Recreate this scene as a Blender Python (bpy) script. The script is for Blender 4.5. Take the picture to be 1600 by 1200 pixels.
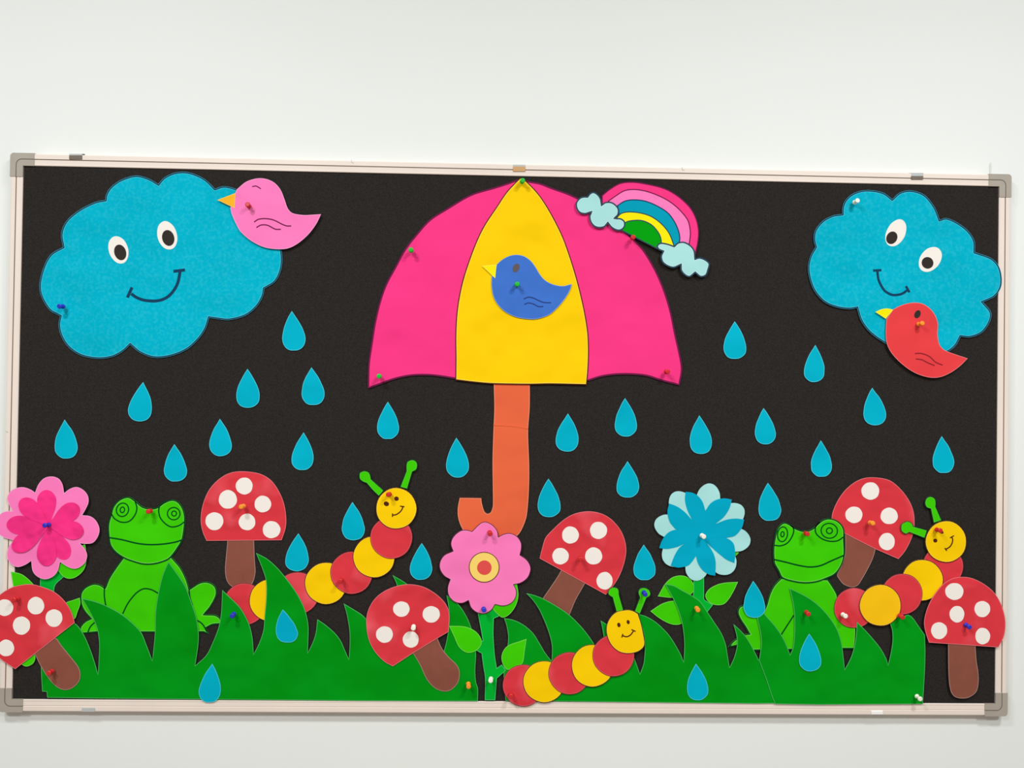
import bpy, math, random, re
from mathutils import Vector, Matrix
from mathutils.geometry import tessellate_polygon

for o in list(bpy.data.objects): bpy.data.objects.remove(o)
S = bpy.context.scene
COL = S.collection
random.seed(7)

# ------------------------------------------------------------------ camera, light, exposure
CZ = 1.5                      # height of the board's centre above the floor
WALL_TO_FELT = 0.018          # the felt face stands this far off the wall
RAIL = 0.003                  # the aluminium rail stands this far proud of the felt
YF = -WALL_TO_FELT            # y of the felt face
F_PX = 1150.0
a, b, c = -0.0234, 0.0103, -0.0144
RZ = Matrix.Rotation(a, 3, 'Z'); RX = Matrix.Rotation(b, 3, 'X'); RY = Matrix.Rotation(c, 3, 'Y')
R = RZ @ RX @ RY              # columns: right, forward, up
CAM = Vector((-0.0467, YF - RAIL - 1.6361, CZ + 0.1028))
camd = bpy.data.cameras.new('camera'); camd.sensor_width = 36; camd.lens = 36 * F_PX / 1600
camd.clip_start = 0.05
cam = bpy.data.objects.new('camera', camd); COL.objects.link(cam)
M3 = Matrix((R.col[0], R.col[2], -R.col[1])).transposed()
cam.matrix_world = Matrix.Translation(CAM) @ M3.to_4x4()
S.camera = cam

w = bpy.data.worlds.new('world'); S.world = w; w.use_nodes = True
w.node_tree.nodes['Background'].inputs[0].default_value = (1.0, 0.96, 0.93, 1)
w.node_tree.nodes['Background'].inputs[1].default_value = 0.25

def lamp(x, y, z, size, power, col, tilt=0):
    l = bpy.data.lights.new('ceiling_panel', 'AREA'); l.shape = 'SQUARE'; l.size = size; l.energy = power; l.color = col
    o = bpy.data.objects.new('ceiling_panel', l); COL.objects.link(o); o.location = (x, y, z)
    o.rotation_euler = (math.radians(tilt), 0, 0)     # tipped a little towards the wall
for sx in (-1, 1):
    lamp(sx * 1.1, -1.65, CZ + 1.75, 0.28, 36, (0.95, 1.0, 1.0), -3)
    lamp(sx * 1.6, -2.85, CZ + 1.75, 0.4, 55, (0.95, 1.0, 1.0), 2)
S.view_settings.view_transform = 'Standard'; S.view_settings.look = 'None'
S.view_settings.gamma = 1; S.view_settings.use_curve_mapping = False
S.view_settings.exposure = 0.07

# ------------------------------------------------------------------ helpers
def lin(v):
    v /= 255.0
    return v / 12.92 if v <= 0.04045 else ((v + 0.055) / 1.055) ** 2.4
def rgb(c): return (lin(c[0]), lin(c[1]), lin(c[2]), 1)

def on_board(x, y, h):
    """A point of the reference frame (1600x1200) on the plane h metres in front of the felt."""
    d = R.col[1] + R.col[0] * ((x - 800) / F_PX) - R.col[2] * ((y - 600) / F_PX)
    t = (YF - h - CAM.y) / d.y
    return CAM + d * t

CARD = {}
def mat(name, col, rough=0.65, spec=0.25, metal=0, noise=None, bump=None, mix=None):
    """noise=(scale, amount): value mottling; mix=(colour, scale, lo, hi, factor): patches; bump=(scale, strength, dist)"""
    m = bpy.data.materials.new(name); m.use_nodes = True; CARD[name] = col
    nt = m.node_tree; bs = nt.nodes['Principled BSDF']
    bs.inputs['Roughness'].default_value = rough; bs.inputs['Specular IOR Level'].default_value = spec if spec > 0.2 else spec * 0.4
    bs.inputs['Metallic'].default_value = metal
    base = nt.nodes.new('ShaderNodeRGB'); base.outputs[0].default_value = rgb(col); out = base.outputs[0]
    geo = nt.nodes.new('ShaderNodeNewGeometry')
    def nz(scale, detail=3):
        n = nt.nodes.new('ShaderNodeTexNoise'); n.inputs['Scale'].default_value = scale; n.inputs['Detail'].default_value = detail
        nt.links.new(geo.outputs['Position'], n.inputs['Vector']); return n.outputs['Fac']
    if mix:
        mc, sc, lo, hi, fac = mix
        mr = nt.nodes.new('ShaderNodeMapRange'); mr.inputs[1].default_value = lo; mr.inputs[2].default_value = hi
        mr.inputs[4].default_value = fac; nt.links.new(nz(sc, 2), mr.inputs[0])
        mx = nt.nodes.new('ShaderNodeMixRGB'); nt.links.new(mr.outputs[0], mx.inputs[0]); nt.links.new(out, mx.inputs[1])
        mx.inputs[2].default_value = rgb(mc); out = mx.outputs[0]
    if noise:
        sc, am = noise
        mr = nt.nodes.new('ShaderNodeMapRange'); mr.inputs[1].default_value = 0.3; mr.inputs[2].default_value = 0.7
        mr.inputs[3].default_value = 1 - am; mr.inputs[4].default_value = 1 + am; nt.links.new(nz(sc), mr.inputs[0])
        vm = nt.nodes.new('ShaderNodeVectorMath'); vm.operation = 'SCALE'
        nt.links.new(out, vm.inputs[0]); nt.links.new(mr.outputs[0], vm.inputs['Scale']); out = vm.outputs[0]
    nt.links.new(out, bs.inputs['Base Color'])
    if bump:
        bp = nt.nodes.new('ShaderNodeBump'); bp.inputs['Strength'].default_value = bump[1]; bp.inputs['Distance'].default_value = bump[2]
        nt.links.new(nz(bump[0], 2), bp.inputs['Height']); nt.links.new(bp.outputs[0], bs.inputs['Normal'])
    return m

PB = (6, 0.8, 0.024)          # gentle waviness of card
M = {
 'wall':   mat('painted_plaster', (236, 237, 233), 0.8, 0.15, noise=(1.2, 0.012), bump=(60, 0.05, 0.002)),
 'felt':   mat('black_felt', (44, 40, 38), 0.95, 0.1, noise=(520, 0.35), bump=(700, 0.5, 0.001)),
 'rail':   mat('cream_anodised_rail', (236, 220, 208), 0.45, 0.4, noise=(9, 0.02)),
 'groove': mat('rail_groove', (140, 118, 102), 0.6, 0.2),  # shade inside the groove is put into this darker tone
 'cap':    mat('grey_corner_plastic', (170, 160, 148), 0.5, 0.35, noise=(30, 0.03)),
 'capg':   mat('corner_groove', (118, 108, 98), 0.6, 0.2),
 'cyan':   mat('cyan_card', (0, 174, 199), 0.7, 0.12, noise=(5, 0.05), bump=PB),
 'cloud':  mat('cyan_felt_card', (0, 174, 199), 0.8, 0.1, noise=(5, 0.04), bump=PB, mix=((60, 196, 214), 160, 0.45, 0.8, 0.4)),
 'pale':   mat('pale_blue_card', (170, 222, 220), 0.7, 0.12, bump=PB),
 'teal':   mat('teal_card', (0, 155, 182), 0.7, 0.12, bump=PB),
 'teal2':  mat('petal_teal_card', (0, 165, 196), 0.7, 0.12, bump=PB),
 'hot':    mat('hot_pink_card', (248, 56, 132), 0.65, 0.15, noise=(4, 0.03), bump=PB),
 'hot2':   mat('hot_pink_petal_card', (246, 50, 132), 0.65, 0.15, noise=(14, 0.06), bump=(16, 0.8, 0.02)),
 'pink':   mat('light_pink_card', (252, 124, 188), 0.65, 0.15, bump=PB),
 'yellow': mat('yellow_card', (252, 204, 4), 0.65, 0.15, bump=PB),
 'amber':  mat('amber_card', (251, 194, 20), 0.65, 0.15, bump=PB),
 'lemon':  mat('lemon_card', (250, 232, 10), 0.65, 0.15, bump=PB),
 'beak':   mat('orange_beak_card', (250, 178, 40), 0.65, 0.15),
 'red':    mat('red_card', (219, 56, 66), 0.6, 0.18, bump=(9, 0.8, 0.022), mix=((240, 98, 110), 9, 0.56, 0.74, 0.8)),  # gloss smudges painted in as lighter pink patches
 'redb':   mat('red_bird_card', (230, 64, 68), 0.65, 0.15, bump=PB),
 'brown':  mat('brown_card', (138, 80, 65), 0.7, 0.15, noise=(60, 0.04), bump=PB),
 'orange': mat('orange_card', (231, 102, 64), 0.65, 0.15, bump=PB),
 'blue':   mat('blue_card', (64, 113, 200), 0.7, 0.12, noise=(40, 0.03), bump=PB),
 'grass':  mat('grass_green_card', (0, 150, 24), 0.65, 0.12, bump=(6, 0.9, 0.026), mix=((0, 140, 12), 7, 0.4, 0.65, 0.8)),
 'stem':   mat('stem_green_card', (0, 176, 48), 0.65, 0.12, bump=PB),
 'lime':   mat('lime_green_card', (62, 202, 4), 0.7, 0.12, noise=(25, 0.03), bump=PB),
 'rgreen': mat('rainbow_green_card', (0, 158, 12), 0.7, 0.12),
 'white':  mat('white_card', (244, 234, 226), 0.7, 0.15),
 'cream':  mat('custard_card', (250, 212, 110), 0.7, 0.15),
 'coral':  mat('coral_card', (226, 80, 76), 0.7, 0.15),
 'black':  mat('black_ink', (52, 46, 42), 0.7, 0.15),
 'dgrey':  mat('grey_ink', (98, 88, 92), 0.7, 0.15),
 'navy':   mat('navy_marker', (22, 62, 92), 0.7, 0.1),
 'inkg':   mat('dark_green_marker', (0, 76, 26), 0.7, 0.1),
 'inkr':   mat('maroon_marker', (120, 22, 48), 0.7, 0.1),
 'inkb':   mat('brown_marker_shadow', (84, 40, 20), 0.7, 0.1),
 'inkp':   mat('plum_marker', (110, 30, 70), 0.7, 0.1),
 'inkd':   mat('slate_marker', (48, 72, 90), 0.7, 0.1),
 'inkblue':mat('dark_blue_marker', (44, 66, 128), 0.7, 0.1),
 'inkrb':  mat('brick_marker_shadow', (140, 36, 44), 0.7, 0.1),
 'p_red':  mat('red_plastic', (206, 34, 38), 0.3, 0.5),
 'p_blue': mat('blue_plastic', (38, 48, 190), 0.3, 0.5),
 'p_green':mat('green_plastic', (24, 190, 50), 0.3, 0.5),
 'p_orange':mat('orange_plastic', (250, 150, 40), 0.3, 0.5),
 'p_white':mat('white_plastic', (246, 240, 226), 0.3, 0.5),
 'steel':  mat('steel', (190, 190, 188), 0.3, 0.5, metal=1.0),
 'clipd':  mat('dark_clip_metal', (112, 98, 86), 0.45, 0.4),
 'clipl':  mat('pale_clip_metal', (188, 190, 188), 0.4, 0.5),
 'clipo':  mat('tan_clip_paint', (206, 160, 108), 0.5, 0.3),
 'clipw':  mat('white_clip_paint', (250, 246, 244), 0.5, 0.3),
}

def link(name, me, m, parent=None, loc=None):
    me.materials.append(m)
    o = bpy.data.objects.new(name, me); COL.objects.link(o)
    if parent: o.parent = parent
    if loc is not None: o.location = loc
    return o

def tag(o, label, cat, group=None):
    o['label'] = label; o['category'] = cat
    if group: o['group'] = group
    return o

def thing(name, label, cat, x, y, h=0.0, group=None):
    o = bpy.data.objects.new(name, None); COL.objects.link(o)
    o.empty_display_size = 0.02; o.location = on_board(x, y, h)
    return tag(o, label, cat, group)

def P(s, ox=0, oy=0, k=1.0):
    """'x,y x,y! ...' -> [(x, y, corner)], read in a grid with origin ox,oy and k units per frame pixel."""
    r = []
    for t in s.split():
        cn = t.endswith('!'); x, y = t.rstrip('!').split(',')
        r.append((ox + float(x) / k, oy + float(y) / k, cn))
    return r

def smooth(pts, closed=True, n=5):
    """Catmull-Rom through the points, kept sharp at the flagged corners."""
    N = len(pts); out = []
    rng = range(N) if closed else range(N - 1)
    for i in rng:
        p1 = Vector(pts[i][:2]); p2 = Vector(pts[(i + 1) % N][:2])
        if not closed and i == 0: p0 = p1 * 2 - p2
        else: p0 = Vector(pts[i - 1][:2])
        if not closed and i == N - 2: p3 = p2 * 2 - p1
        else: p3 = Vector(pts[(i + 2) % N][:2])
        if pts[i][2] and pts[(i + 1) % N][2]: out.append(p1); continue
        if pts[i][2]: p0 = p1 * 2 - p2
        if pts[(i + 1) % N][2]: p3 = p2 * 2 - p1
        d1 = (p2 - p1).length
        t1 = (p2 - p0) * 0.5; t2 = (p3 - p1) * 0.5
        # limit tangents so that uneven spacing does not overshoot
        if t1.length > d1: t1 = t1.normalized() * d1
        if t2.length > d1: t2 = t2.normalized() * d1
        for j in range(n):
            t = j / n; t_2 = t * t; t_3 = t_2 * t
            out.append(p1 * (2 * t_3 - 3 * t_2 + 1) + t1 * (t_3 - 2 * t_2 + t) + p2 * (-2 * t_3 + 3 * t_2) + t2 * (t_3 - t_2))
    if not closed: out.append(Vector(pts[-1][:2]))
    return out

def ell(cx, cy, rx, ry=None, tilt=0, n=36, wob=0.0):
    ry = rx if ry is None else ry; t0 = math.radians(tilt); r = []
    ph = random.uniform(0, 6)
    for i in range(n):
        a_ = 2 * math.pi * i / n; k = 1 + wob * math.sin(3 * a_ + ph) + wob * .7 * math.sin(7 * a_ + ph * 2)
        x = rx * math.cos(a_) * k; y = ry * math.sin(a_) * k
        r.append(Vector((cx + x * math.cos(t0) - y * math.sin(t0), cy + x * math.sin(t0) + y * math.cos(t0))))
    return r

TH = 0.0006
EDGE = {}
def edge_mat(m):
    """Paler tint of a card for its rim: painted bright halo plus pale cut fibre."""
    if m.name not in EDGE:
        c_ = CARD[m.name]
        EDGE[m.name] = mat(m.name + '_edge_halo', tuple(v + (250 - v) * 0.34 for v in c_), 0.75, 0.1)
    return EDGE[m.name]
def slab(name, poly, h, m, parent=None, th=TH, edge=None):
    """A cut sheet: outline poly (frame pixels), its back face h above the felt, thickness th."""
    base = parent.matrix_basis.translation if parent and parent.parent is None else Vector((0, 0, 0))
    if parent and parent.parent is not None: base = parent.parent.matrix_basis.translation + parent.matrix_basis.translation
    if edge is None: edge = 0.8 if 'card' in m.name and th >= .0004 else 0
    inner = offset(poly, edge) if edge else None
    f = [on_board(p[0], p[1], h + th) for p in poly]
    ctr = sum(f, Vector()) / len(f)
    if parent is None: base = Vector((ctr.x, YF - h, ctr.z))
    n = len(f)
    vs = [v - base for v in f] + [v + Vector((0, th, 0)) - base for v in f]
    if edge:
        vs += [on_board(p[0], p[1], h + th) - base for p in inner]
    tris = tessellate_polygon([[Vector((p[0], p[1], 0)) for p in (inner or poly)]])
    area = sum(poly[i][0] * poly[(i + 1) % n][1] - poly[(i + 1) % n][0] * poly[i][1] for i in range(n))
    faces = []
    for t in tris:
        x = [(inner or poly)[i] for i in t]
        s = (x[1][0] - x[0][0]) * (x[2][1] - x[0][1]) - (x[2][0] - x[0][0]) * (x[1][1] - x[0][1])
        t = tuple(t) if s < 0 else tuple(reversed(t))       # front faces look to the room (-y)
        faces.append(tuple(2 * n + i for i in t) if edge else t); faces.append(tuple(n + i for i in reversed(t)))
    nf = len(faces)
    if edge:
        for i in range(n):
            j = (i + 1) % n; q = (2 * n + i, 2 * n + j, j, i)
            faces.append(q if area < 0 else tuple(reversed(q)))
    for i in range(n):
        j = (i + 1) % n
        q = (i, j, n + j, n + i)
        faces.append(q if area < 0 else tuple(reversed(q)))
    me = bpy.data.meshes.new(name); me.from_pydata([tuple(v) for v in vs], [], faces); me.update()
    o = link(name, me, m, parent, base if parent is None else None)
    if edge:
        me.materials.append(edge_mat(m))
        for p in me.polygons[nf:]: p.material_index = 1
    return o

def offset(poly, d):
    """Offset of a closed polygon by d pixels (positive = inwards)."""
    n = len(poly); area = sum(poly[i][0] * poly[(i + 1) % n][1] - poly[(i + 1) % n][0] * poly[i][1] for i in range(n))
    sg = 1 if area > 0 else -1; r = []
    for i in range(n):
        e1 = (poly[i] - poly[i - 1]); e2 = (poly[(i + 1) % n] - poly[i])
        if e1.length < 1e-6: e1 = e2
        if e2.length < 1e-6: e2 = e1
        e1 = e1.normalized(); e2 = e2.normalized()
        n1 = Vector((-e1.y, e1.x)) * sg; n2 = Vector((-e2.y, e2.x)) * sg
        m_ = n1 + n2; m_ = m_.normalized() if m_.length > 1e-3 else n1
        r.append(poly[i] + m_ * (d / max(0.55, m_.dot(n1))))
    return r

def strip(name, L, Rr, h, m, parent, closed, th=0.00012):
    base = parent.matrix_basis.translation if parent.parent is None else parent.parent.matrix_basis.translation
    n = len(L); vs = []
    for hh in (h + th, h):
        for p in L: vs.append(on_board(p[0], p[1], h + th) + Vector((0, h + th - hh, 0)) - base)
        for p in Rr: vs.append(on_board(p[0], p[1], h + th) + Vector((0, h + th - hh, 0)) - base)
    fs = []
    for i in range(n if closed else n - 1):
        j = (i + 1) % n
        A, B, C_, D = i, j, n + j, n + i
        fs += [(A, B, C_, D), (2 * n + D, 2 * n + C_, 2 * n + B, 2 * n + A), (A, 2 * n + A, 2 * n + B, B), (D, C_, 2 * n + C_, 2 * n + D)]
    me = bpy.data.meshes.new(name); me.from_pydata([tuple(v) for v in vs], [], fs); me.update()
    return link(name, me, m, parent)

def rim(name, poly, h, m, parent, a0=0.2, a1=1.8):
    return strip(name, offset(poly, a0), offset(poly, a1), h, m, parent, True)

def line(name, pts, wd, h, m, parent, closed=False, raw=False):
    c_ = pts if raw else smooth(pts, closed)
    if closed: return strip(name, offset(c_, -wd / 2), offset(c_, wd / 2), h, m, parent, True)
    L = []; Q = []
    for i, p in enumerate(c_):
        d = (c_[min(i + 1, len(c_) - 1)] - c_[max(i - 1, 0)]).normalized(); nn = Vector((-d.y, d.x)) * wd / 2
        L.append(p + nn); Q.append(p - nn)
    return strip(name, L, Q, h, m, parent, False)

mm = 0.001
INK = TH + 0.00002

# ------------------------------------------------------------------ the wall
def box(name, x0, x1, y0, y1, z0, z1, m, parent=None, bev=0.0, base=None):
    base = base or Vector((0, 0, 0))
    v = [(x, y, z) for x in (x0, x1) for y in (y0, y1) for z in (z0, z1)]
    v = [(p[0] - base.x, p[1] - base.y, p[2] - base.z) for p in v]
    f = [(0, 1, 3, 2), (4, 6, 7, 5), (0, 4, 5, 1), (2, 3, 7, 6), (0, 2, 6, 4), (1, 5, 7, 3)]
    me = bpy.data.meshes.new(name); me.from_pydata(v, [], f); me.update()
    o = link(name, me, m, parent, base if parent is None else None)
    if bev:
        b_ = o.modifiers.new('bevel', 'BEVEL'); b_.width = bev; b_.segments = 2
    return o
wall = box('wall_back', -3.6, 3.6, 0.0, 0.12, 0.0, 3.4, M['wall']); wall['kind'] = 'structure'
floor = box('floor', -3.6, 3.6, -6.0, 0.0, -0.1, 0.0, mat('pale_floor_tile', (146, 132, 120), 0.6, 0.2, noise=(3, 0.05))); floor['kind'] = 'structure'

# ------------------------------------------------------------------ the board
W, H, FW = 2.2310, 1.22, 0.0262
board = bpy.data.objects.new('display_board', None); COL.objects.link(board)
board.location = (0, YF, CZ); board.empty_display_size = 0.1
tag(board, 'wide black felt display board in a cream metal frame with grey corners', 'board')
def bmesh_obj(name, vs, fs, m, parent):
    me = bpy.data.meshes.new(name); me.from_pydata(vs, [], fs); me.update(); return link(name, me, m, parent)
ix, iz = W / 2 - FW, H / 2 - FW
box('felt_panel', -ix - .004, ix + .004, 0, 0.014, -iz - .004, iz + .004, M['felt'], board)
# rail profile: (distance from the outer edge, height above felt)
prof = [(0, -.0175), (0, RAIL - .0022), (.0007, RAIL - .0006), (.0022, RAIL), (.0112, RAIL), (.0117, RAIL - .0012), (.0129, RAIL - .0012), (.0134, RAIL - .0002),
        (.0225, RAIL - .0006), (.0232, RAIL), (.0252, RAIL), (.0262, RAIL - .0008), (.0262, -.0012), (.006, -.0175)]
def rail(p0, p1, inward, m0, groove='groove'):
    d = (p1 - p0).normalized(); vs = []; n = len(prof)
    for e, s in ((p0, 1), (p1, -1)):
        for u, h in prof:
            q = e + inward * u + d * (u * s)
            vs.append((q.x, -h, q.z))
    fs = [(i, (i + 1) % n, n + (i + 1) % n, n + i) for i in range(n)] + [tuple(range(n))[::-1], tuple(range(n, 2 * n))]
    o = bmesh_obj('frame_rail', vs, fs, m0, board)
    o.data.materials.append(M[groove])
    for i in (4, 5, 6): o.data.polygons[i].material_index = 1
    import bmesh as bm_
    bm = bm_.new(); bm.from_mesh(o.data); bm_.ops.recalc_face_normals(bm, faces=bm.faces); bm.to_mesh(o.data); bm.free()
X, Z = W / 2, H / 2
V = Vector
rail(V((-X, 0, Z)), V((X, 0, Z)), V((0, 0, -1)), M['rail'])
rail(V((-X, 0, -Z)), V((X, 0, -Z)), V((0, 0, 1)), M['rail'], 'rail')
rail(V((-X, 0, -Z)), V((-X, 0, Z)), V((1, 0, 0)), M['rail'])
rail(V((X, 0, -Z)), V((X, 0, Z)), V((-1, 0, 0)), M['rail'])
CL = 0.051
def corner(sx, sz):
    r = 0.008; e = 0.0012; y1 = -RAIL - .0011; pts = []
    for k in range(9):
        t = math.pi / 2 * k / 8
        pts.append((X + e - r + r * math.sin(t), Z + e - r + r * math.cos(t)))
    pts += [(X + e, Z - CL), (X - FW - .0006, Z - CL), (X - FW - .0006, Z - FW - .0006), (X - CL, Z - FW - .0006), (X - CL, Z + e)]
    n = len(pts); vs = [(sx * x, y1, sz * z) for x, z in pts] + [(sx * x, .0178, sz * z) for x, z in pts]
    fs = []
    for t in tessellate_polygon([[Vector((x, z, 0)) for x, z in pts]]):
        fs.append(tuple(t)); fs.append(tuple(n + i for i in reversed(t)))
    fs += [(i, (i + 1) % n, n + (i + 1) % n, n + i) for i in range(n)]
    o = bmesh_obj('corner_cap', vs, fs, M['cap'], board)
    import bmesh as bm_
    bm = bm_.new(); bm.from_mesh(o.data); bm_.ops.recalc_face_normals(bm, faces=bm.faces); bm.to_mesh(o.data); bm.free()
    # curved seam line, a raised bead following the rail groove
    path = [(X - CL, Z - .0122)]
    for k in range(9):
        t = math.pi / 2 * k / 8
        path.append((X - .0122 - .012 + .012 * math.sin(t), Z - .0122 - .012 + .012 * math.cos(t)))
    path.append((X - .0122, Z - CL))
    vs = []; fs = []
    for i, (x, z) in enumerate(path):
        q0 = path[max(i - 1, 0)]; q1 = path[min(i + 1, len(path) - 1)]
        d = Vector((q1[0] - q0[0], q1[1] - q0[1])).normalized(); nx, nz = -d.y * .0011, d.x * .0011
        vs += [(sx * (x + nx), y1 - .00002, sz * (z + nz)), (sx * x, y1 - .0006, sz * z), (sx * (x - nx), y1 - .00002, sz * (z - nz))]
        if i: 
            b0 = 3 * (i - 1); fs += [(b0, b0 + 1, b0 + 4, b0 + 3), (b0 + 1, b0 + 2, b0 + 5, b0 + 4)]
    bmesh_obj('seam', vs, fs, M['capg'], o)
for sx in (-1, 1):
    for sz in (-1, 1): corner(sx, sz)

# clips that hook over the frame
def clip(x0, x1, y0, ym, y1, mt, mf, label, tab=0):
    h = RAIL + .0004
    t = thing('frame_clip', label, 'clip', (x0 + x1) / 2, (y0 + y1) / 2, h, 'small metal clips on the frame')
    q = lambda xa, xb, ya, yb: [Vector((xa, ya)), Vector((xb, ya)), Vector((xb, yb)), Vector((xa, yb))]
    slab('clip_lip', q(x0, x1, ym, y1), h, mf, t, th=.0012)
    slab('clip_back', q(x0, x1, y0, ym), h - .004, mt, t, th=.0042)
    if tab: slab('clip_tab', q(x1, x1 + 4, y0, y0 + 2) if tab > 0 else q(x0 - 4, x0, y0, y0 + 2), h - .004, M['clipd'], t, th=.002)
clip(108, 128, 240.3, 242.6, 248.6, M['clipl'], M['clipd'], 'dark metal clip on the top rail near the left corner', 1)
clip(801.8, 820.8, 257.4, 260.2, 267.6, M['clipl'], M['clipo'], 'tan metal clip on the top rail above the umbrella tip')
clip(1424, 1442.6, 270, 275, 280.2, M['clipl'], M['clipd'], 'dark metal clip on the top rail near the right corner', -1)
clip(128, 148, 1106, 1107, 1112, M['clipl'], M['clipl'], 'pale grey clip on the bottom rail near the left corner')
clip(1361.5, 1379.5, 1110.5, 1111.5, 1116.3, M['clipw'], M['clipw'], 'white clip on the bottom rail near the right corner')

def wall_pin(x, y, h, label, ln=4):
    t = thing('wall_hook', label, 'hook', x, y, h)
    line('hook_wire', [(x, y - ln, True), (x, y, True), (x + 3.5, y + 1.2, True)], 1.0, h, M['clipl'], t)
wall_pin(549, 253.5, .0034, 'tiny wire hook on the top rail left of the umbrella')
wall_pin(1066, 265, .0034, 'tiny wire hook on the top rail right of the umbrella')
wall_pin(9, 674, .0034, 'tiny wire hook on the left rail above the pink flower', 1)
st = thing('hanging_wire', 'thin grey wire rising behind the top right corner cap', 'wire', 1548, 268, -.014)
line('strand', [(1548, 254, True), (1548, 276, True)], .7, -.0142, M['clipl'], st)

# ------------------------------------------------------------------ raindrops
DROP = "0,0! 0.13,0.12 0.27,0.26 0.40,0.43 0.475,0.58 0.50,0.71 0.46,0.84 0.33,0.94 0.17,0.99 0,1.0 -0.17,0.99 -0.33,0.94 -0.46,0.84 -0.50,0.71 -0.475,0.58 -0.40,0.43 -0.27,0.26 -0.13,0.12"
def drop(tx, ty, x0, x1, yb, h, label, m='cyan'):
    cx = (x0 + x1) / 2; wd = x1 - x0; ht = yb - ty; pts = []
    for dx, dy, cn in P(DROP):
        k = max(0.0, 1 - dy / 0.75)            # the tip leans, the belly stays centred
        j = random.uniform(-.35, .35)
        pts.append((cx + dx * wd + (tx - cx) * k + (j if not cn else 0), ty + dy * ht + (random.uniform(-.3, .3) if not cn else 0), cn))
    o = slab('paper_raindrop', smooth(pts, True, 3), h, M[m])
    tag(o, label, 'raindrop', 'cyan paper raindrops')
D1 = .0016
for a_ in [
 (456, 486, 441.4, 477.6, 547.6, 'cyan paper raindrop nearest the lower right of the left cloud'),
 (386.6, 576.4, 369, 405.8, 637, 'cyan raindrop below the left cloud, left of a level pair'),
 (486.6, 574, 471.4, 507.3, 633, 'cyan raindrop below the drop nearest the left cloud, right of a level pair'),
 (223.6, 597, 200, 236.6, 658.4, 'cyan raindrop straight below the middle of the left cloud'),
 (101, 655.6, 85.4, 121.6, 716.4, 'cyan raindrop at the far left above the pink flower'),
 (272.4, 694, 256.4, 292, 752.4, 'cyan raindrop just above the right eye of the left frog'),
 (343.6, 654.4, 327.2, 362, 712.6, 'cyan raindrop above and left of the upright mushroom on the left'),
 (474.4, 675.6, 455.2, 489.8, 734.4, 'cyan raindrop above and right of the upright mushroom on the left'),
 (466.2, 833.4, 445.4, 482, 892.4, 'cyan raindrop resting over the body of the long left caterpillar'),
 (550.7, 784.4, 534.3, 570, 844, 'cyan raindrop left of the head of the long left caterpillar'),
 (659, 848.6, 640.6, 675, 906, 'cyan raindrop between the left caterpillar and the round pink flower'),
 (606, 627.6, 589.4, 623.4, 686, 'cyan raindrop under the left corner of the umbrella'),
 (713, 684, 697.4, 733, 746, 'cyan raindrop left of the umbrella handle above its hook'),
 (887.4, 646, 868, 904, 705.5, 'cyan raindrop right of the umbrella handle, closest to the canopy'),
 (976.6, 622, 960.8, 995.5, 682, 'cyan raindrop below the right panel of the umbrella, higher of two stacked'),
 (980.5, 720.5, 963.2, 998.4, 777.5, 'cyan raindrop below the right panel of the umbrella, lower of two stacked'),
 (1092.6, 649, 1078, 1112.6, 709, 'cyan raindrop below the right corner of the umbrella canopy'),
 (1148, 502, 1130.6, 1166, 561, 'cyan raindrop highest between the umbrella and the right cloud'),
 (1274, 539, 1256, 1288.3, 596.8, 'cyan raindrop left of the red bird'),
 (1193.2, 637.6, 1179.8, 1212.4, 694.2, 'cyan raindrop in the gap midway between umbrella and right frame, left of a lone column'),
 (1282.5, 688, 1267, 1300, 745, 'cyan raindrop just above and left of the mushroom behind the right frog'),
 (1363, 606, 1349.6, 1385, 664.4, 'cyan raindrop below the red bird'),
 (1471.6, 681.5, 1457.6, 1491, 739, 'cyan raindrop at the far right above the right caterpillar'),
 (856.9, 748, 840, 876, 808, 'cyan raindrop beside the hook of the umbrella handle'),
 (1199.8, 754.5, 1185.4, 1220.8, 813.8, 'cyan raindrop just above the left eye of the right frog'),
 (1005.9, 850.9, 990, 1024.4, 906.6, 'cyan raindrop between the tilted mushroom and the pale blue flower')]:
    drop(*a_[:5], D1, a_[5])
drop(1176.8, 907.6, 1162, 1195.7, 965.3, .0066, 'cyan raindrop overlapping the arm of the right frog')
drop(441.8, 952.3, 431.7, 465.9, 1004.2, .0052, 'darker cyan raindrop on the tallest blade of the left grass', 'teal2')  # slightly darker tone than the other drops
drop(331.5, 1037, 310, 344.7, 1097.5, .0052, 'cyan raindrop hanging over the bottom rail below the left grass')
drop(1087.3, 1037, 1073.5, 1107, 1094, .0058, 'cyan raindrop low on the middle grass sheet')
drop(1264.3, 990, 1249, 1283.5, 1049, .0078, 'cyan raindrop on the right grass sheet below a red pin')

# ------------------------------------------------------------------ clouds
def cloud_face(t, h, eyes, mouth, ticks, wd):
    for (cx, cy, rx, ry, tl, px_, py_, prx, pry) in eyes:
        e = slab('eye', ell(cx, cy, rx, ry, tl, wob=.006), h, M['white'], t, th=.0003)
        slab('pupil', ell(px_, py_, prx, pry, tl), h + .0003, M['black'], e, th=.0002)
    line('mouth', mouth, wd, h, M['navy'], t)
    for tk in ticks: line('mouth_tick', tk, wd, h + .0001, M['navy'], t)

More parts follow.
